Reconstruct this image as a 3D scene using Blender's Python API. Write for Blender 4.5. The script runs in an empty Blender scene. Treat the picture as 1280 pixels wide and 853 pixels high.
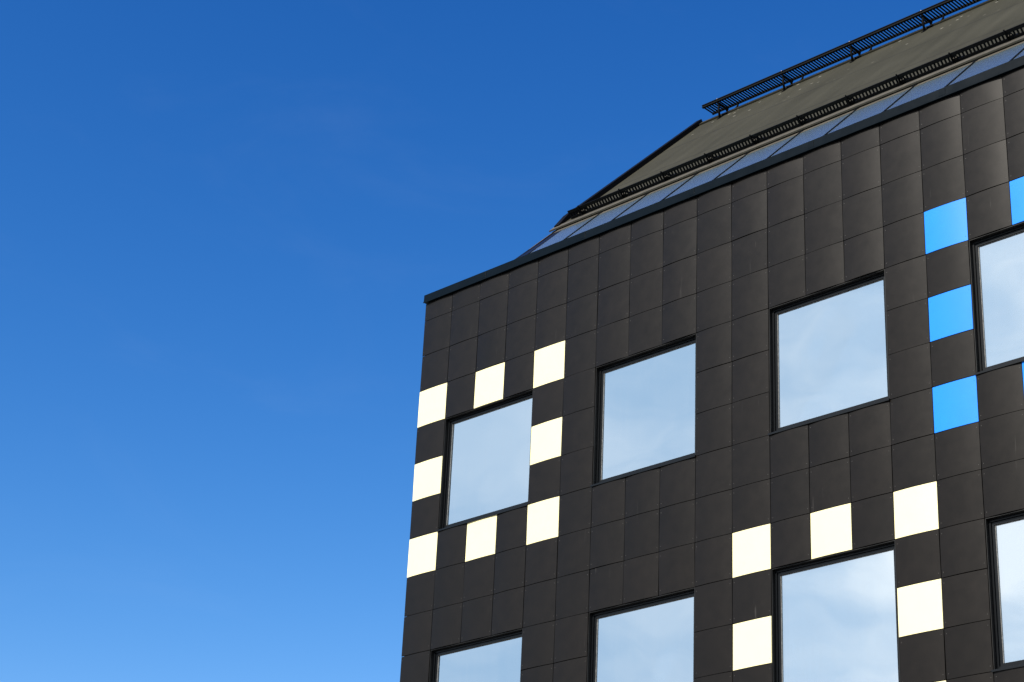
import bpy, bmesh, math, random
from mathutils import Vector, Matrix
random.seed(7)
S = bpy.context.scene
COL = S.collection
U = 0.6                      # cladding column pitch (m)
VP = 0.6*0.98812             # cladding row pitch (m)
Z0 = 15.05                   # height of the first horizontal joint
NCOL, NROW = 27, 25
R2 = math.sqrt(0.5)
LEN = NCOL*U

# ---------------------------------------------------------------- helpers
def link(o, parent=None):
    COL.objects.link(o)
    if parent: o.parent = parent
    return o
def empty(name, label, cat, group=None, loc=(0,0,0)):
    o = bpy.data.objects.new(name, None); o.location = loc
    o['label'] = label; o['category'] = cat
    if group: o['group'] = group
    return link(o)
class MB:
    """collects shapes for ONE mesh object"""
    def __init__(s): s.v=[]; s.f=[]; s.m=[]; s.s=[]
    def face(s, pts, mi=0, smooth=False):
        b=len(s.v); s.v += [tuple(p) for p in pts]; s.f.append(tuple(range(b,b+len(pts)))); s.m.append(mi); s.s.append(smooth)
    def hexa(s, c, mi=0):
        # c: 8 corners, 0-3 bottom loop, 4-7 top loop
        b=len(s.v); s.v += [tuple(p) for p in c]
        for q in ((0,3,2,1),(4,5,6,7),(0,1,5,4),(1,2,6,5),(2,3,7,6),(3,0,4,7)):
            s.f.append(tuple(b+i for i in q)); s.m.append(mi); s.s.append(False)
    def box(s, x0,x1,y0,y1,z0,z1, mi=0):
        s.hexa([(x0,y0,z0),(x1,y0,z0),(x1,y1,z0),(x0,y1,z0),(x0,y0,z1),(x1,y0,z1),(x1,y1,z1),(x0,y1,z1)],mi)
    def rbox(s, x0,x1,s0,s1,n0,n1, mi=0):
        s.hexa([rp(x0,s0,n0),rp(x1,s0,n0),rp(x1,s1,n0),rp(x0,s1,n0),rp(x0,s0,n1),rp(x1,s0,n1),rp(x1,s1,n1),rp(x0,s1,n1)],mi)
    def tube(s, pts, r, seg=8, mi=0):
        pts=[Vector(p) for p in pts]; rings=[]
        for i,p in enumerate(pts):
            t=(pts[min(i+1,len(pts)-1)]-pts[max(i-1,0)]).normalized()
            a=t.orthogonal().normalized() if i==0 else (rings_a - t*rings_a.dot(t)).normalized()
            rings_a=a; b=t.cross(a)
            rings.append([p+(a*math.cos(2*math.pi*k/seg)+b*math.sin(2*math.pi*k/seg))*r for k in range(seg)])
        b0=len(s.v)
        for rg in rings: s.v += [tuple(p) for p in rg]
        for i in range(len(rings)-1):
            for k in range(seg):
                k2=(k+1)%seg
                s.f.append((b0+i*seg+k,b0+i*seg+k2,b0+(i+1)*seg+k2,b0+(i+1)*seg+k)); s.m.append(mi); s.s.append(True)
        s.f.append(tuple(b0+k for k in reversed(range(seg)))); s.m.append(mi); s.s.append(False)
        s.f.append(tuple(b0+(len(rings)-1)*seg+k for k in range(seg))); s.m.append(mi); s.s.append(False)
    def weld(s):
        """join boxes that share whole faces into one piece"""
        key={}; idx=[]; nv=[]
        for p in s.v:
            k=tuple(round(c*20000) for c in p)
            if k not in key: key[k]=len(nv); nv.append(p)
            idx.append(key[k])
        fs=[tuple(idx[i] for i in f) for f in s.f]; cnt={}
        for f in fs: cnt[frozenset(f)]=cnt.get(frozenset(f),0)+1
        keep=[i for i,f in enumerate(fs) if cnt[frozenset(f)]==1]
        s.v=nv; s.f=[fs[i] for i in keep]; s.m=[s.m[i] for i in keep]; s.s=[s.s[i] for i in keep]
        return s
    def build(s, name, mats, parent=None, bevel=0, loc=None):
        me=bpy.data.meshes.new(name); me.from_pydata(s.v,[],s.f)
        if not isinstance(mats,(list,tuple)): mats=[mats]
        for m in mats: me.materials.append(m)
        me.polygons.foreach_set('material_index', s.m)
        me.polygons.foreach_set('use_smooth', s.s)
        me.update()
        o=bpy.data.objects.new(name, me); link(o,parent)
        if bevel:
            mo=o.modifiers.new('bevel','BEVEL'); mo.width=bevel; mo.segments=2; mo.limit_method='ANGLE'
            mo.harden_normals=False
        return o
def rp(x,s,n):
    """roof coordinates: along the eaves, up the 45 degree slope, off the slope (m)"""
    return (x, (s-n)*R2, Z0+(s+n)*R2)
def zrow(v): return Z0 - v*VP

# ---------------------------------------------------------------- materials
def new_mat(name):
    m=bpy.data.materials.new(name); m.use_nodes=True
    nt=m.node_tree; nt.nodes.clear()
    out=nt.nodes.new('ShaderNodeOutputMaterial')
    return m,nt,out
def N(nt,t,**kw):
    n=nt.nodes.new(t)
    for k,v in kw.items(): setattr(n,k,v)
    return n
def principled(name, col, rough=0.5, metal=0.0, spec=0.5, noise=0.0, nscale=8.0, rvar=0.0, bump=0.0, island=0.0, coat=0.0, coat_r=0.1, streak=0.0, streak_col=(0.2,0.19,0.18)):
    m,nt,out=new_mat(name)
    p=N(nt,'ShaderNodeBsdfPrincipled')
    nt.links.new(p.outputs[0],out.inputs[0])
    p.inputs['Base Color'].default_value=(*col,1); p.inputs['Roughness'].default_value=rough
    p.inputs['Metallic'].default_value=metal; p.inputs['Specular IOR Level'].default_value=spec
    p.inputs['Coat Weight'].default_value=coat; p.inputs['Coat Roughness'].default_value=coat_r
    tc=N(nt,'ShaderNodeTexCoord')
    src=None
    if noise or rvar or bump:
        n=N(nt,'ShaderNodeTexNoise'); n.inputs['Scale'].default_value=nscale; n.inputs['Detail'].default_value=6; n.inputs['Roughness'].default_value=0.65
        nt.links.new(tc.outputs['Object'],n.inputs['Vector'])
    if noise or island:
        hv=N(nt,'ShaderNodeMix',data_type='RGBA',blend_type='MULTIPLY'); hv.inputs[0].default_value=1
        hv.inputs[6].default_value=(*col,1)
        if noise:
            mr=N(nt,'ShaderNodeMapRange'); mr.inputs[1].default_value=.25; mr.inputs[2].default_value=.75
            mr.inputs[3].default_value=1-noise; mr.inputs[4].default_value=1+noise
            nt.links.new(n.outputs['Fac'],mr.inputs[0]); val=mr.outputs[0]
        if island:
            g=N(nt,'ShaderNodeNewGeometry'); mi=N(nt,'ShaderNodeMapRange'); mi.inputs[3].default_value=1-island; mi.inputs[4].default_value=1+island
            nt.links.new(g.outputs['Random Per Island'],mi.inputs[0])
            if noise:
                mm=N(nt,'ShaderNodeMath',operation='MULTIPLY'); nt.links.new(val,mm.inputs[0]); nt.links.new(mi.outputs[0],mm.inputs[1]); val=mm.outputs[0]
            else: val=mi.outputs[0]
        nt.links.new(val,hv.inputs[7]); src=hv.outputs[2]
    if streak:
        mp=N(nt,'ShaderNodeMapping'); mp.inputs['Scale'].default_value=(26,26,1.6); nt.links.new(tc.outputs['Object'],mp.inputs['Vector'])
        ns=N(nt,'ShaderNodeTexNoise'); ns.inputs['Scale'].default_value=1; ns.inputs['Detail'].default_value=3; nt.links.new(mp.outputs[0],ns.inputs['Vector'])
        r1=N(nt,'ShaderNodeMapRange'); r1.inputs[1].default_value=.70; r1.inputs[2].default_value=.80; nt.links.new(ns.outputs['Fac'],r1.inputs[0])
        n2=N(nt,'ShaderNodeTexNoise'); n2.inputs['Scale'].default_value=1.3; n2.inputs['Detail'].default_value=2; nt.links.new(tc.outputs['Object'],n2.inputs['Vector'])
        r2=N(nt,'ShaderNodeMapRange'); r2.inputs[1].default_value=.50; r2.inputs[2].default_value=.72; r2.inputs[4].default_value=streak; nt.links.new(n2.outputs['Fac'],r2.inputs[0])
        mu=N(nt,'ShaderNodeMath',operation='MULTIPLY'); nt.links.new(r1.outputs[0],mu.inputs[0]); nt.links.new(r2.outputs[0],mu.inputs[1])
        mx=N(nt,'ShaderNodeMix',data_type='RGBA'); nt.links.new(mu.outputs[0],mx.inputs[0])
        if src: nt.links.new(src,mx.inputs[6])
        else: mx.inputs[6].default_value=(*col,1)
        mx.inputs[7].default_value=(*streak_col,1); src=mx.outputs[2]
    if src: nt.links.new(src,p.inputs['Base Color'])
    if rvar:
        rr=N(nt,'ShaderNodeMapRange'); rr.inputs[1].default_value=.25; rr.inputs[2].default_value=.75
        rr.inputs[3].default_value=rough-rvar; rr.inputs[4].default_value=rough+rvar
        nt.links.new(n.outputs['Fac'],rr.inputs[0]); nt.links.new(rr.outputs[0],p.inputs['Roughness'])
    if bump:
        b=N(nt,'ShaderNodeBump'); b.inputs['Strength'].default_value=bump; b.inputs['Distance'].default_value=.01
        nt.links.new(n.outputs['Fac'],b.inputs['Height']); nt.links.new(b.outputs[0],p.inputs['Normal'])
    return m
M={}
M['dark']=principled('charcoal_panel',(0.0064,0.0047,0.0035),rough=.355,spec=.165,noise=.22,nscale=5,rvar=.03,island=.12,streak=.22)
M['white']=principled('cream_panel',(0.84,0.77,0.45),rough=.35,noise=.03,nscale=4,island=.01)
M['blue']=principled('blue_panel',(0.006,0.215,0.86),rough=.40,spec=.25,noise=.05,nscale=3,island=.02)
M['screw']=principled('screw_head',(0.06,0.056,0.052),rough=.5,metal=.0)
M['backing']=principled('backing_board',(0.006,0.006,0.006),rough=.9,spec=.1)
M['coping']=principled('coping_metal',(0.0012,0.0040,0.0070),rough=.30,spec=.07,noise=.2,nscale=3,rvar=.05,streak=.3,streak_col=(.05,.06,.065))
M['frame']=principled('window_frame',(0.0025,0.0035,0.005),rough=.30,spec=.22,noise=.15,nscale=10)
M['reveal']=principled('window_reveal',(0.004,0.004,0.004),rough=.5,spec=.3)
M['gasket']=principled('glass_edge',(0.30,0.29,0.27),rough=.5,noise=.5,nscale=30)
M['steel']=principled('black_steel',(0.003,0.0034,0.004),rough=.6,noise=.3,nscale=12,spec=.06)
M['bolt']=principled('galvanised_bolt',(0.22,0.19,0.16),rough=.5,metal=.3)
M['trim']=principled('dull_zinc_trim',(0.075,0.068,0.054),rough=.6,spec=.25,noise=.25,nscale=4,rvar=.1)
M['verge']=principled('verge_metal',(0.003,0.0028,0.0028),rough=.55,noise=.2,nscale=6,spec=.1)
M['plaster']=principled('room_plaster',(0.62,0.62,0.60),rough=.9,noise=.04,nscale=2)
M['carpet']=principled('room_floor',(0.12,0.11,0.10),rough=.9,noise=.15,nscale=9)
M['paving']=principled('concrete_paving',(0.22,0.21,0.20),rough=.85,noise=.25,nscale=3)
M['earth']=principled('ground',(0.10,0.105,0.07),rough=.95,noise=.4,nscale=.3)

def glass_mat(name, refl, tint, body, rough=0.0, dust=.04, wave=.25, film=0.0):
    """coated facade glass: mirror coat over a tinted see-through body"""
    m,nt,out=new_mat(name)
    g=N(nt,'ShaderNodeBsdfGlossy'); g.inputs['Roughness'].default_value=rough; g.inputs['Color'].default_value=(*tint,1)
    t=N(nt,'ShaderNodeBsdfTransparent'); t.inputs['Color'].default_value=(*body,1)
    lw=N(nt,'ShaderNodeFresnel'); lw.inputs['IOR'].default_value=1.5
    mr=N(nt,'ShaderNodeMapRange'); mr.inputs[1].default_value=.04; mr.inputs[2].default_value=.9; mr.inputs[3].default_value=refl; mr.inputs[4].default_value=1
    nt.links.new(lw.outputs[0],mr.inputs[0])
    mx=N(nt,'ShaderNodeMixShader'); nt.links.new(mr.outputs[0],mx.inputs[0]); nt.links.new(t.outputs[0],mx.inputs[1]); nt.links.new(g.outputs[0],mx.inputs[2])
    # slight pane waviness
    tc=N(nt,'ShaderNodeTexCoord'); n=N(nt,'ShaderNodeTexNoise'); n.inputs['Scale'].default_value=.9; n.inputs['Detail'].default_value=1
    nt.links.new(tc.outputs['Object'],n.inputs['Vector'])
    b=N(nt,'ShaderNodeBump'); b.inputs['Strength'].default_value=wave; b.inputs['Distance'].default_value=.02
    nt.links.new(n.outputs['Fac'],b.inputs['Height']); nt.links.new(b.outputs[0],g.inputs['Normal'])
    # faint dust / run marks on the outside
    d=N(nt,'ShaderNodeBsdfDiffuse'); d.inputs['Color'].default_value=(.6,.6,.6,1)
    mp=N(nt,'ShaderNodeMapping'); mp.inputs['Scale'].default_value=(14,14,1.2); nt.links.new(tc.outputs['Object'],mp.inputs['Vector'])
    ns=N(nt,'ShaderNodeTexNoise'); ns.inputs['Scale'].default_value=1; ns.inputs['Detail'].default_value=4; nt.links.new(mp.outputs[0],ns.inputs['Vector'])
    r1=N(nt,'ShaderNodeMapRange'); r1.inputs[1].default_value=.45; r1.inputs[2].default_value=.9; r1.inputs[3].default_value=film; r1.inputs[4].default_value=film+dust; nt.links.new(ns.outputs['Fac'],r1.inputs[0])
    m2=N(nt,'ShaderNodeMixShader'); nt.links.new(r1.outputs[0],m2.inputs[0]); nt.links.new(mx.outputs[0],m2.inputs[1]); nt.links.new(d.outputs[0],m2.inputs[2])
    nt.links.new(m2.outputs[0],out.inputs[0])
    return m
M['glass']=glass_mat('coated_glass',.70,(.83,.915,.98),(.46,.50,.52),dust=.02)
M['skyglass']=glass_mat('roof_glass',.45,(.64,.90,.98),(.30,.33,.33),rough=.27,dust=.0,wave=0,film=.024)

def roof_felt():
    m,nt,out=new_mat('grey_roof_felt')
    p=N(nt,'ShaderNodeBsdfPrincipled'); nt.links.new(p.outputs[0],out.inputs[0]); p.inputs['Roughness'].default_value=.85; p.inputs['Specular IOR Level'].default_value=.10
    tc=N(nt,'ShaderNodeTexCoord')
    n1=N(nt,'ShaderNodeTexNoise'); n1.inputs['Scale'].default_value=60; n1.inputs['Detail'].default_value=4
    n2=N(nt,'ShaderNodeTexNoise'); n2.inputs['Scale'].default_value=.7; n2.inputs['Detail'].default_value=5
    for n in (n1,n2): nt.links.new(tc.outputs['Object'],n.inputs['Vector'])
    mp=N(nt,'ShaderNodeMapping'); mp.inputs['Scale'].default_value=(3.0,.25,.25); nt.links.new(tc.outputs['Object'],mp.inputs['Vector'])
    n3=N(nt,'ShaderNodeTexNoise'); n3.inputs['Scale'].default_value=1; n3.inputs['Detail'].default_value=5; nt.links.new(mp.outputs[0],n3.inputs['Vector'])
    a=N(nt,'ShaderNodeMath',operation='ADD'); nt.links.new(n1.outputs['Fac'],a.inputs[0]); nt.links.new(n2.outputs['Fac'],a.inputs[1])
    b=N(nt,'ShaderNodeMath',operation='ADD'); nt.links.new(a.outputs[0],b.inputs[0]); nt.links.new(n3.outputs['Fac'],b.inputs[1])
    cr=N(nt,'ShaderNodeMapRange'); cr.inputs[1].default_value=1.0; cr.inputs[2].default_value=2.0; nt.links.new(b.outputs[0],cr.inputs[0])
    mx=N(nt,'ShaderNodeMix',data_type='RGBA'); mx.inputs[6].default_value=(.025,.0243,.0172,1); mx.inputs[7].default_value=(.050,.048,.0355,1); nt.links.new(cr.outputs[0],mx.inputs[0])
    # felt laps: a thin darker line about every metre across the slope
    sx=N(nt,'ShaderNodeSeparateXYZ'); nt.links.new(tc.outputs['Object'],sx.inputs[0])
    ln=N(nt,'ShaderNodeMath',operation='FRACT'); d=N(nt,'ShaderNodeMath',operation='DIVIDE'); d.inputs[1].default_value=1.35; nt.links.new(sx.outputs['Y'],d.inputs[0]); nt.links.new(d.outputs[0],ln.inputs[0])
    lt=N(nt,'ShaderNodeMath',operation='LESS_THAN'); lt.inputs[1].default_value=.035; nt.links.new(ln.outputs[0],lt.inputs[0])
    lm=N(nt,'ShaderNodeMath',operation='MULTIPLY'); lm.inputs[1].default_value=.45; nt.links.new(lt.outputs[0],lm.inputs[0])
    m2=N(nt,'ShaderNodeMix',data_type='RGBA'); nt.links.new(lm.outputs[0],m2.inputs[0]); nt.links.new(mx.outputs[2],m2.inputs[6]); m2.inputs[7].default_value=(.014,.014,.013,1)
    # lichen and droppings, thickest just below the ridge
    v=N(nt,'ShaderNodeTexVoronoi'); v.inputs['Scale'].default_value=4.5; v.inputs['Randomness'].default_value=1; nt.links.new(tc.outputs['Object'],v.inputs['Vector'])
    vm=N(nt,'ShaderNodeMapRange'); vm.inputs[1].default_value=.17; vm.inputs[2].default_value=.09; nt.links.new(v.outputs['Distance'],vm.inputs[0])
    yr=N(nt,'ShaderNodeMapRange'); yr.inputs[1].default_value=5.4; yr.inputs[2].default_value=6.1; nt.links.new(sx.outputs['Y'],yr.inputs[0])
    vs=N(nt,'ShaderNodeSeparateXYZ'); nt.links.new(v.outputs['Color'],vs.inputs[0])
    vg=N(nt,'ShaderNodeMath',operation='GREATER_THAN'); vg.inputs[1].default_value=.55; nt.links.new(vs.outputs[0],vg.inputs[0])
    vk=N(nt,'ShaderNodeMath',operation='MULTIPLY'); nt.links.new(vm.outputs[0],vk.inputs[0]); nt.links.new(vg.outputs[0],vk.inputs[1]); vm=vk
    vv=N(nt,'ShaderNodeMath',operation='MULTIPLY'); nt.links.new(vm.outputs[0],vv.inputs[0]); nt.links.new(yr.outputs[0],vv.inputs[1])
    m3=N(nt,'ShaderNodeMix',data_type='RGBA'); nt.links.new(vv.outputs[0],m3.inputs[0]); nt.links.new(m2.outputs[2],m3.inputs[6]); m3.inputs[7].default_value=(.20,.19,.16,1)
    nt.links.new(m3.outputs[2],p.inputs['Base Color'])
    bp=N(nt,'ShaderNodeBump'); bp.inputs['Strength'].default_value=.5; bp.inputs['Distance'].default_value=.006; nt.links.new(n1.outputs['Fac'],bp.inputs['Height']); nt.links.new(bp.outputs[0],p.inputs['Normal'])
    return m
M['felt']=roof_felt()

# ---------------------------------------------------------------- the office building
B=empty('office_building','dark office building clad in charcoal panels with scattered cream and blue squares','building')

WCOL=[1,6,11,16,21]; WROW=[3,9,15,21]
def win_at(c,r):
    return any(w<=c<w+3 for w in WCOL) and any(w<=r<w+3 for w in WROW)
colour={}
for wc,wr,kind in ((1,3,'white'),(11,9,'white'),(16,3,'blue')):
    for dc in (-1,1,3):
        for dr in (-1,1,3):
            if dc==1 and dr==1: continue
            colour[(wc+dc,wr+dr)]=kind
GAP=.0088; TH=.008
def panel(mb, c, r, zt=None, zb=None, mi=0):
    x0=c*U+GAP/2; x1=(c+1)*U-GAP/2
    z1=(zrow(r) if zt is None else zt)-GAP/2; z0=(zrow(r+1) if zb is None else zb)+GAP/2
    bx=random.uniform(.0070,.0122); bz=random.uniform(-.0003,.0014)
    tx=random.gauss(0,.0019); tz=random.gauss(0,.0015); off=random.uniform(-.0012,.0012)
    nx,nz=8,4; b0=len(mb.v)
    for j in range(nz+1):
        for i in range(nx+1):
            xi=-1+2*i/nx; et=-1+2*j/nz
            y=-TH-bx*(1-xi*xi)-bz*(1-et*et)+tx*xi+tz*et+off
            mb.v.append((x0+(x1-x0)*i/nx, y, z0+(z1-z0)*j/nz))
    for j in range(nz):
        for i in range(nx):
            a=b0+j*(nx+1)+i
            mb.f.append((a,a+1,a+nx+2,a+nx+1)); mb.m.append(mi); mb.s.append(True)
    # edges of the sheet
    ring=[b0+i for i in range(nx+1)]+[b0+j*(nx+1)+nx for j in range(1,nz+1)]+[b0+nz*(nx+1)+i for i in range(nx-1,-1,-1)]+[b0+j*(nx+1) for j in range(nz-1,0,-1)]
    e=len(mb.v)
    for k in ring: mb.v.append(mb.v[k])
    for k in ring: mb.v.append((mb.v[k][0],.002,mb.v[k][2]))
    n=len(ring)
    for k in range(n):
        k2=(k+1)%n
        mb.f.append((e+k,e+n+k,e+n+k2,e+k2)); mb.m.append(mi); mb.s.append(False)
    # screw heads
    def screw(x,z,ys):
        rr=.0052; b=len(mb.v); K=6
        for dy,q in ((0.001,1.0),(-.0022,.75)):
            for k in range(K): mb.v.append((x+rr*q*math.cos(k*math.pi/3), ys+dy, z+rr*q*math.sin(k*math.pi/3)))
        for k in range(K):
            k2=(k+1)%K; mb.f.append((b+k,b+k2,b+K+k2,b+K+k)); mb.m.append(1); mb.s.append(False)
        mb.f.append(tuple(b+K+k for k in range(K))); mb.m.append(1); mb.s.append(False)
    h=z1-z0
    for xs,sg in ((x0+.028,-.9),(x1-.028,.9)):
        for zz in ((z0+.055,z1-.055) if h<.4 else (z0+.06,z1-.06)):
            et=(zz-z0)/h*2-1
            ys=-TH-bx*(1-sg*sg)-bz*(1-et*et)+tx*sg+tz*et+off
            screw(xs,zz,ys)
ZTOP=Z0+.305
clad=MB(); backing=MB()
for c in range(NCOL):
    panel(clad,c,-1,zt=ZTOP,zb=Z0)
    for r in range(NROW):
        if win_at(c,r): continue
        if (c,r) in colour: continue
        panel(clad,c,r)
o=clad.build('cladding',[M['dark'],M['screw']],B); o['label']='glossy charcoal square cladding panels'
for (c,r),k in colour.items():
    mb=MB(); panel(mb,c,r)
    if k=='white':
        o=mb.build('cream_panel',[M['white'],M['white']],B); o['label']='cream white square cladding panel'
    else:
        o=mb.build('blue_panel',[M['blue'],M['blue']],B); o['label']='bright blue square cladding panel'
# backing wall behind the panels, with real openings
YB=.03; WT=.34
def strip(x0,x1,z0,z1): backing.box(x0,x1,YB,WT,z0,z1)
zs=[Z0+.30]
for wr in WROW: zs += [zrow(wr),zrow(wr+3)]
zs.append(0)
for i in range(0,len(zs)-1):
    if i%2==0: strip(.02,LEN-.02,zs[i+1],zs[i])
    else:
        xs=[.02]
        for w in WCOL: xs += [w*U,(w+3)*U]
        xs.append(LEN-.02)
        for k in range(0,len(xs)-1,2): strip(xs[k],xs[k+1],zs[i+1],zs[i])
backing.build('wall',M['backing'],B)

# windows
FW=.078; DEP=.080
def window(c,r):
    x0,x1=c*U,(c+3)*U; z1,z0=zrow(r),zrow(r+3)
    # folded metal reveal lining the opening
    mb=MB(); e=.003
    t=.007
    mb.box(x0+e,x0+e+t,-.001,DEP+.05,z0+e,z1-e); mb.box(x1-e-t,x1-e,-.001,DEP+.05,z0+e,z1-e)
    mb.box(x0+e+t,x1-e-t,-.001,DEP+.05,z1-e-t,z1-e)
    w=mb.build('window',M['reveal'],B)
    xa,xb,za,zb=x0+e+t,x1-e-t,z0+.030,z1-e-t
    # frame: fixed outer profile and a slimmer sash profile behind it
    mb=MB()
    def ring(xa,xb,za,zb,wd,y0,y1):
        mb.box(xa,xa+wd,y0,y1,za,zb); mb.box(xb-wd,xb,y0,y1,za,zb)
        mb.box(xa+wd,xb-wd,y0,y1,zb-wd,zb); mb.box(xa+wd,xb-wd,y0,y1,za,za+wd)
    o1=.030; g=.004
    ring(xa,xb,za,zb,o1,DEP-.028,DEP+.06)
    ring(xa+o1+g,xb-o1-g,za+o1+g,zb-o1-g,.032,DEP-.012,DEP+.055)
    ring(xa+o1,xb-o1,za+o1,zb-o1,g,DEP+.02,DEP+.05)
    mb.build('frame',M['frame'],w,bevel=.0012)
    i=o1+g+.032
    mb=MB(); gx0,gx1,gz0,gz1=xa+i,xb-i,za+i,zb-i
    q=.0045
    mb.box(gx0,gx0+q,DEP+.002,DEP+.0115,gz0,gz1); mb.box(gx0+q,gx1-q,DEP+.009,DEP+.0115,gz1-q,gz1)
    mb.build('glazing_gasket',M['gasket'],w)
    mb=MB(); mb.box(gx0-.006,gx1+.006,DEP+.012,DEP+.030,gz0-.006,gz1+.006)
    mb.build('pane',M['glass'],w)
    # sill: a sloping pressed sheet with a front lip
    mb=MB()
    mb.hexa([(x0-.012,-.030,z0-.012),(x1+.004,-.030,z0-.012),(x1+.004,DEP-.030,z0+.006),(x0-.012,DEP-.030,z0+.006),
             (x0-.012,-.030,z0+.014),(x1+.004,-.030,z0+.014),(x1+.004,DEP-.030,z0+.030),(x0-.012,DEP-.030,z0+.030)])
    mb.build('sill',M['frame'],w,bevel=.002)
    return w
for r in WROW:
    for c in WCOL:
        w=window(c,r)
        w['label']='large square window in a thin black frame'

# rooms behind the windows: slabs, partitions
mb=MB()
DY=6.2
for r in WROW:
    zc,zf=zrow(r-.35),zrow(r+4.4)
    mb.box(.05,LEN-.05,WT+.002,DY,zc,zc+.25,0)
    mb.box(.05,LEN-.05,WT+.002,DY,zf-.25,zf,1)
    for k,xp in enumerate([.06,5.55,8.5,11.5,14.6]):
        mb.box(xp,xp+.12,WT+.002,DY,zf+.002,zc-.002,0)
    for xp in (5*U+.3,10*U+.3,15*U+.1):
        mb.box(xp-.1+.6,xp+.25+.6,1.0,1.35,zf+.002,zc-.002,0)
    mb.box(.05,LEN-.05,DY,DY+.1,zf,zc,0)
mb.build('interior',[M['plaster'],M['carpet']],B)

# coping along the top of the facade
mb=MB()
zt0,zt1=ZTOP+.012,Z0+.446
mb.hexa([(-.008,-.050,zt0),(LEN,-.050,zt0),(LEN,.24,zt0),(-.008,.24,zt0),(-.008,-.046,zt1),(LEN,-.046,zt1),(LEN,.24,zt1-.02),(-.008,.24,zt1-.02)])
mb.box(-.011,LEN,-.056,-.0505,zt0-.010,zt0+.016)
x=1.25
while x<LEN:                                      # butt straps at the joints
    mb.box(x,x+.09,-.0535,-.0490,zt0+.018,zt1-.012); x+=2.02
mb.build('coping',M['coping'],B,bevel=.003)

# gable ends and rear wall
RS=11.08*U/R2             # slope length to the ridge
RY=RS*R2; RZ=Z0+RS*R2
for xg in (0,LEN):
    mb=MB(); t=.3 if xg==0 else -.3
    a,b=(.004,t) if xg==0 else (LEN-.004,LEN+t)
    pts=[(WT+.004,0),(2*RY-WT,0),(2*RY-WT,Z0+.3),(RY,RZ-.10),(WT+.004,Z0+.34)]
    n=len(pts)
    mb.face([(a,p[0],p[1]) for p in pts]); mb.face([(b,p[0],p[1]) for p in reversed(pts)])
    for k in range(n):
        k2=(k+1)%n; mb.face([(a,*pts[k]),(b,*pts[k]),(b,*pts[k2]),(a,*pts[k2])])
    mb.build('gable_wall',M['dark'],B)
mb=MB(); mb.box(.3,LEN-.3,2*RY-WT-.3,2*RY-WT-.002,0,Z0+.2); mb.build('rear_wall',M['dark'],B)
mb=MB(); mb.box(.3,LEN-.3,WT+.004,2*RY-WT-.31,Z0-.3,Z0-.05); mb.build('attic_floor',M['carpet'],B)

# ---- upper roof slab (front slope), rear slope, ridge cap, verge, eaves trim
SE=4.64*U/R2              # where the roofing starts, above the glass strip
GN=-.030                  # glass surface, off the reference plane
TN=.010                   # felt surface
mb=MB()
mb.hexa([rp(.12,SE,-.12),rp(LEN,SE,-.12),rp(LEN,RS-.16,-.12),rp(.12,RS-.16,-.12),rp(.12,SE,TN),rp(LEN,SE,TN),rp(LEN,RS,TN),rp(.12,RS,TN)])
def rear(p): return (p[0],2*RY-p[1],p[2])
mb.hexa([rear(rp(.12,.3,TN)),rear(rp(LEN,.3,TN)),rear(rp(LEN,RS,TN)),rear(rp(.12,RS,TN)),rear(rp(.12,.3,-.12)),rear(rp(LEN,.3,-.12)),rear(rp(LEN,RS-.16,-.12)),rear(rp(.12,RS-.16,-.12))])
roof=mb.build('roof',M['felt'],B); roof['label']='sloping grey felt roof'
mb=MB(); mb.rbox(0.0,LEN,RS-.14,RS-.002,TN+.003,TN+.030)
for k in range(1): mb.hexa([rear(rp(0,RS-.14,TN+.03)),rear(rp(LEN,RS-.14,TN+.03)),rear(rp(LEN,RS-.002,TN+.03)),rear(rp(0,RS-.002,TN+.03)),rear(rp(0,RS-.14,TN+.003)),rear(rp(LEN,RS-.14,TN+.003)),rear(rp(LEN,RS-.002,TN+.003)),rear(rp(0,RS-.002,TN+.003))])
mb.build('ridge_cap',M['felt'],roof)
mb=MB(); mb.rbox(.0,.115,SE+.42,RS+.03,-.14,TN+.085); q0,q1=SE+.06,SE+.4195
mb.hexa([rp(0,q0,-.14),rp(.115,q0,-.14),rp(.115,q1,-.14),rp(0,q1,-.14),rp(0,q0,TN+.035),rp(.115,q0,TN+.035),rp(.115,q1,TN+.085),rp(0,q1,TN+.085)])
mb.rbox(.002,.055,.25,SE+.058,-.14,GN-.002)
mb.build('verge_trim',M['verge'],roof,bevel=.004)
mb=MB(); mb.rbox(-.05,LEN,SE-.055,SE+.13,TN+.002,TN+.012); mb.rbox(-.05,LEN,SE-.055,SE-.045,TN-.014,TN+.0015)
mb.rbox(.0,.050,.25,SE-.058,GN-.0015,GN+.007)
mb.build('eaves_trim',M['trim'],roof)

# ---- strip of sloping roof glazing between coping and felt
GX0=.075; PW=1.022
S0=.15; S1=SE-.13
k=0; x=GX0
while x<LEN-.5:
    x1=x+PW
    mb=MB(); mb.rbox(x+.02,x1-.02,S0+.06,S1,GN-.016,GN); sk=mb.build('roof_window',M['skyglass'],B)
    sk['label']='sloping roof window pane between dark glazing bars'
    mb=MB(); mb.rbox(x+.028,x1-.028,S1-.05,S1+.115,GN+.0005,GN+.005); mb.build('head_flashing',M['trim'],sk)
    mb=MB(); mb.rbox(x+.028,x1-.028,S0,S0+.059,GN-.04,GN+.010); mb.build('sill_strip',M['trim'],sk)
    mb=MB(); mb.rbox(x-.017,x+.017,S0,S1+.10,GN-.10,GN+.012); mb.rbox(x-.045,x+.045,S1+.02,S1+.10,GN+.0125,GN+.018)
    mb.build('glazing_bar',M['steel'],sk,bevel=.003)
    x=x1; k+=1

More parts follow.
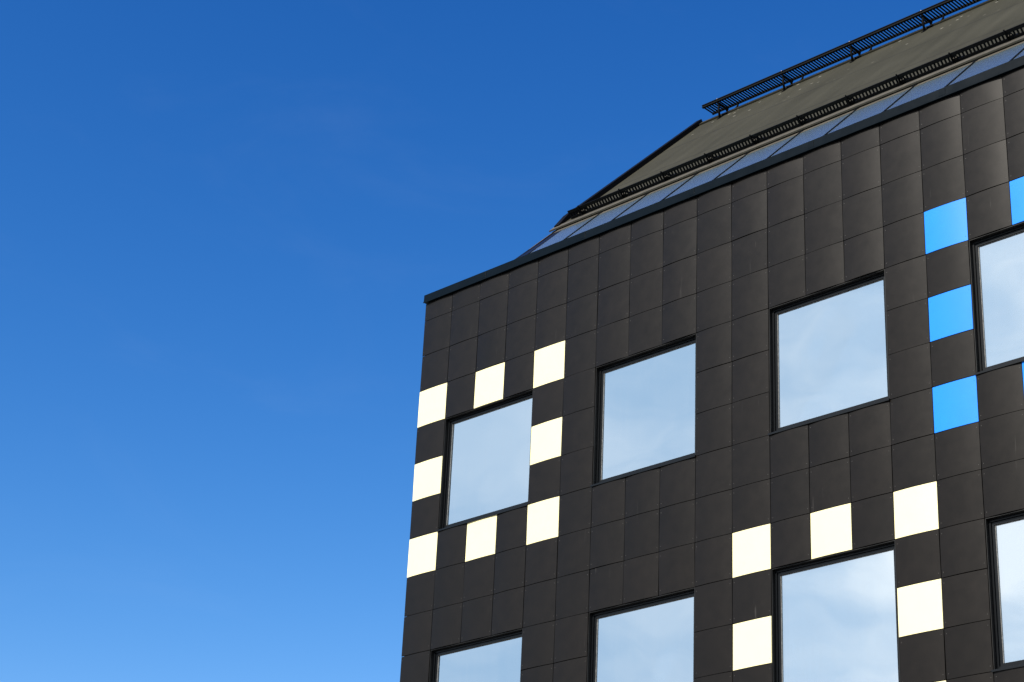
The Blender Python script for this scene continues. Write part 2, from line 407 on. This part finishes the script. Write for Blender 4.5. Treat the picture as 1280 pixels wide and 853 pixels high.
# ---------------------------------------------------------------- snow guard along the eaves of the felt roof
SG=empty('snow_guard','low black slatted snow guard along the lower edge of the roof above the glass','snow guard',loc=rp(0,SE+.26,TN))
bpy.context.view_layer.update()
def build_on(mb,name,mat,root,bevel=0):
    ox,oy,oz=root.location
    mb.v=[(p[0]-ox,p[1]-oy,p[2]-oz) for p in mb.v]
    return mb.build(name,mat,root,bevel)
GS=SE+.26; X0=.26; X1=LEN
H0,H1=.016,.172
mb=MB(); mb.rbox(X0,X1,GS-.016,GS+.016,H1-.050,H1); build_on(mb,'rail',M['steel'],SG,.003)
mb=MB(); mb.rbox(X0,X1,GS-.016,GS+.016,H0,H0+.036); build_on(mb,'rail',M['steel'],SG,.003)
mb=MB(); x=X0+.02
def comb(add,x,xe,w,p):
    """teeth of width w at pitch p tied together by a thin strip at both ends"""
    while x<xe:
        add(x,x+w,1); add(x,x+w,0); add(x,x+w,2)
        if x+p<xe: add(x+w,x+p,0); add(x+w,x+p,2)
        x+=p
HB=(H0+.037,H0+.041,H1-.055,H1-.051)
comb(lambda a,b,k: mb.rbox(a,b,GS-.012,GS+.012,HB[k],HB[k+1]),X0+.02,X1-.02,.022,.060)
build_on(mb.weld(),'slat_screen',M['steel'],SG)
x=.525; pb=.908
while x<X1:
    mb=MB()
    mb.rbox(x-.03,x+.03,GS-.08,GS+.34,TN+.002,TN+.012)              # foot plate
    mb.rbox(x-.006,x+.006,GS-.045,GS-.0165,TN+.0125,H1+.022)        # post
    mb.hexa([rp(x-.006,GS+.20,TN+.0125),rp(x+.006,GS+.20,TN+.0125),rp(x+.006,GS+.25,TN+.0125),rp(x-.006,GS+.25,TN+.0125),
             rp(x-.006,GS+.017,H1-.06),rp(x+.006,GS+.017,H1-.06),rp(x+.006,GS+.017,H1-.02),rp(x-.006,GS+.017,H1-.02)])
    mb.rbox(x+.0065,x+.09,GS-.0215,GS-.0165,H0+.030,H1-.06)
    b=build_on(mb,'bracket',M['steel'],SG)
    mb=MB()
    for dx in (.03,.07): mb.tube([rp(x+dx,GS-.022,H1-.085),rp(x+dx,GS-.030,H1-.085)],.008,6)
    d=build_on(mb,'bolt',M['bolt'],SG); d.parent=b
    x+=pb

# ---------------------------------------------------------------- walkway above the ridge
WZ=Z0+11.30*U; YF,YK=10.62*U,11.12*U
RW=empty('roof_walkway','black open grating walkway on curved brackets running along the very top of the roof ridge','walkway',loc=(0,RY,RZ))
WX0,WX1=.53*U,LEN-.3
mb=MB(); mb.box(WX0,WX1,YF-.004,YF,WZ,WZ+.060); mb.box(WX0,WX1,YF-.016,YF-.0045,WZ+.046,WZ+.060); mb.box(WX0,WX1,YF+.0005,YF+.030,WZ,WZ+.006); mb.box(WX0,WX1,YF-.016,YF-.0045,WZ,WZ+.010)
build_on(mb,'edge_rail',M['steel'],RW,.001)
mb=MB(); mb.box(WX0,WX1,YK,YK+.022,WZ,WZ+.05); build_on(mb,'edge_rail',M['steel'],RW,.001)
mb=MB()
YB2=(YF+.031,YF+.036,YK-.006,YK-.001)
comb(lambda a,b,k: mb.box(a,b,YB2[k],YB2[k+1],WZ+.012,WZ+.030),WX0+.01,WX1-.04,.024,.060)
build_on(mb.weld(),'grating',M['steel'],RW)
x=1.13*U
bx=[]
while x<WX1: bx.append(x); x+=2.49*U
for x in bx:
    mb=MB()
    mb.box(x-.02,x+.02,YF+.01,YK+.02,WZ-.030,WZ-.001)               # bearer under the grating
    # plate legs down to both slopes
    for sgn in (1,-1):
        pts=[]
        f=(lambda p:p) if sgn>0 else rear
        a=rp(x,RS-.30,TN+.012); b=rp(x,RS-.05,TN+.012)
        mb.hexa([f(rp(x-.035,RS-.34,TN+.002)),f(rp(x+.035,RS-.34,TN+.002)),f(rp(x+.035,RS-.16,TN+.002)),f(rp(x-.035,RS-.16,TN+.002)),
                 f(rp(x-.035,RS-.34,TN+.012)),f(rp(x+.035,RS-.34,TN+.012)),f(rp(x+.035,RS-.16,TN+.012)),f(rp(x-.035,RS-.16,TN+.012))])
        c0=Vector(f(rp(x,RS-.26,TN+.012))); c1=Vector((x,(YF+.06 if sgn>0 else YK-.04),WZ-.02))
        mid=(c0+c1)/2+Vector((0,-.03*sgn,.02))
        mb.tube([c0,mid,c1],.022,8)
    # curved side arm
    arc=[]
    f0=Vector(rp(x,RS-.17,TN+.03))
    for k in range(9):
        t=k/8*math.pi/2
        arc.append((x+.015+.235*math.cos(t), RY+.03+(f0.y-RY-.03)*math.sin(t)**2, WZ-.006+(f0.z-WZ+.006)*math.sin(t)))
    mb.tube(arc,.018,8)
    b=build_on(mb,'bracket',M['steel'],RW)
    mb=MB(); mb.tube([(x+.01,YF-.017,WZ+.053),(x+.01,YF-.026,WZ+.053)],.009,6); mb.tube([(x+.25,YK+.005,WZ-.001),(x+.25,YK+.005,WZ-.013)],.009,6)
    d=build_on(mb,'bolt',M['bolt'],RW); d.parent=b

# ---------------------------------------------------------------- setting
def sheet(name,x0,x1,y0,y1,z,mat):
    mb=MB(); mb.face([(x0,y0,z),(x1,y0,z),(x1,y1,z),(x0,y1,z)]); o=mb.build(name,mat); o['kind']='structure'; return o
sheet('ground',-1500,1500,-1500,1500,-.15,M['earth'])
mb=MB(); mb.box(-12,45,-60,-.002,-.145,0); mb.box(-12,-.002,0,22,-.145,0); o=mb.build('pavement',M['paving']); o['kind']='structure'

# ---------------------------------------------------------------- light
sun_dir=Vector((-.12,-.785,.61)).normalized()          # towards the sun
L=bpy.data.lights.new('sun','SUN'); L.energy=4.6; L.angle=math.radians(.53); L.color=(1,.93,.82)
lo=bpy.data.objects.new('sun',L); link(lo); lo.rotation_euler=(-sun_dir).to_track_quat('-Z','Y').to_euler(); lo.location=(20,-40,60)
OFF=4.6
W=bpy.data.worlds.new('World'); S.world=W; W.use_nodes=True
nt=W.node_tree; nt.nodes.clear()
out=N(nt,'ShaderNodeOutputWorld'); bg=N(nt,'ShaderNodeBackground'); bg.inputs['Strength'].default_value=.10
sky=N(nt,'ShaderNodeTexSky'); sky.sky_type='NISHITA'; sky.sun_disc=False
sky.sun_elevation=math.asin(sun_dir.z); sky.sun_rotation=math.atan2(sun_dir.x,sun_dir.y)
sky.altitude=0; sky.air_density=1.0; sky.dust_density=.6; sky.ozone_density=2.2
# the deep polarised blue of a clear winter sky: exposure, contrast and tint of the sky colour
k1=N(nt,'ShaderNodeVectorMath',operation='SCALE'); k1.inputs['Scale'].default_value=.1275; nt.links.new(sky.outputs[0],k1.inputs[0])
sp=N(nt,'ShaderNodeSeparateXYZ'); nt.links.new(k1.outputs[0],sp.inputs[0]); hs=N(nt,'ShaderNodeCombineXYZ')
for i,(pw,am,mxv) in enumerate(((3.0,98,2.6),(1.82,20.2,4.9),(1.32,14.6,7.6))):
    a=N(nt,'ShaderNodeMath',operation='POWER'); a.inputs[1].default_value=pw; nt.links.new(sp.outputs[i],a.inputs[0])
    b=N(nt,'ShaderNodeMath',operation='MULTIPLY'); b.inputs[1].default_value=am; nt.links.new(a.outputs[0],b.inputs[0])
    c=N(nt,'ShaderNodeMath',operation='MINIMUM'); c.inputs[1].default_value=mxv; nt.links.new(b.outputs[0],c.inputs[0]); nt.links.new(c.outputs[0],hs.inputs[i])
# thin high cloud on the sun's side of the sky
tc=N(nt,'ShaderNodeTexCoord')
dt=N(nt,'ShaderNodeVectorMath',operation='DOT_PRODUCT'); nt.links.new(tc.outputs['Generated'],dt.inputs[0]); dt.inputs[1].default_value=(.857,0,-.514)
m1=N(nt,'ShaderNodeMapRange'); m1.inputs[1].default_value=-.875; m1.inputs[2].default_value=-.585; nt.links.new(dt.outputs['Value'],m1.inputs[0])
sy=N(nt,'ShaderNodeSeparateXYZ'); nt.links.new(tc.outputs['Generated'],sy.inputs[0])
m2=N(nt,'ShaderNodeMapRange',interpolation_type='SMOOTHSTEP'); m2.inputs[1].default_value=.1; m2.inputs[2].default_value=-.45; nt.links.new(sy.outputs['Y'],m2.inputs[0])
mk=N(nt,'ShaderNodeMath',operation='MULTIPLY'); nt.links.new(m1.outputs[0],mk.inputs[0]); nt.links.new(m2.outputs[0],mk.inputs[1])
mp=N(nt,'ShaderNodeMapping'); mp.inputs['Location'].default_value=(OFF,OFF*.7,OFF*1.3); mp.inputs['Scale'].default_value=(3.2,3.2,7.0); mp.inputs['Rotation'].default_value=(.25,.35,0); nt.links.new(tc.outputs['Generated'],mp.inputs['Vector'])
cn=N(nt,'ShaderNodeTexNoise'); cn.inputs['Scale'].default_value=2.3; cn.inputs['Detail'].default_value=7; cn.inputs['Roughness'].default_value=.5; cn.inputs['Distortion'].default_value=.35; nt.links.new(mp.outputs[0],cn.inputs['Vector'])
cm=N(nt,'ShaderNodeMapRange',interpolation_type='SMOOTHSTEP'); cm.inputs[1].default_value=.30; cm.inputs[2].default_value=.70; cm.inputs[3].default_value=.42; cm.inputs[4].default_value=1.12; nt.links.new(cn.outputs['Fac'],cm.inputs[0])
mm=N(nt,'ShaderNodeMath',operation='MULTIPLY'); nt.links.new(mk.outputs[0],mm.inputs[0]); nt.links.new(cm.outputs[0],mm.inputs[1])
mx=N(nt,'ShaderNodeMix',data_type='RGBA'); nt.links.new(mm.outputs[0],mx.inputs[0]); nt.links.new(hs.outputs[0],mx.inputs[6]); mx.inputs[7].default_value=(10.6,10.9,11.2,1)
# barely visible wisps of high cirrus over the rest of the sky
mq=N(nt,'ShaderNodeMapping'); mq.inputs['Rotation'].default_value=(.5,.2,.6); mq.inputs['Scale'].default_value=(9,3,14); nt.links.new(tc.outputs['Generated'],mq.inputs['Vector'])
cq=N(nt,'ShaderNodeTexNoise'); cq.inputs['Scale'].default_value=1.1; cq.inputs['Detail'].default_value=8; cq.inputs['Roughness'].default_value=.62; cq.inputs['Distortion'].default_value=.6; nt.links.new(mq.outputs[0],cq.inputs['Vector'])
cw=N(nt,'ShaderNodeMapRange',interpolation_type='SMOOTHSTEP'); cw.inputs[1].default_value=.50; cw.inputs[2].default_value=.85; cw.inputs[4].default_value=.016; nt.links.new(cq.outputs['Fac'],cw.inputs[0])
my=N(nt,'ShaderNodeMix',data_type='RGBA'); nt.links.new(cw.outputs[0],my.inputs[0]); nt.links.new(mx.outputs[2],my.inputs[6]); my.inputs[7].default_value=(7,8,9,1); mx=my
nt.links.new(mx.outputs[2],bg.inputs['Color']); nt.links.new(bg.outputs[0],out.inputs[0])

# ---------------------------------------------------------------- camera
cam=bpy.data.cameras.new('camera'); co=bpy.data.objects.new('camera',cam); link(co); S.camera=co
cam.sensor_fit='HORIZONTAL'; cam.sensor_width=36; cam.lens=2517.4/1280*36; cam.clip_end=6000; cam.clip_start=.1
CAM_FWD=Vector((-0.639581,0.641724,0.423233)); CAM_R=Vector((0.7221,0.6904,0.0444))
f=CAM_FWD.normalized(); r=(CAM_R-f*CAM_R.dot(f)).normalized(); u=r.cross(f)
m=Matrix((r,u,-f)).transposed().to_4x4(); m.translation=Vector((34.72465*U,-31.63006*U,Z0-22.32966*U))
co.matrix_world=m
S.view_settings.view_transform='Standard'; S.view_settings.look='None'; S.view_settings.gamma=1; S.view_settings.exposure=.35
S.view_settings.use_curve_mapping=False
S.cycles.max_bounces=8; S.cycles.transparent_max_bounces=8
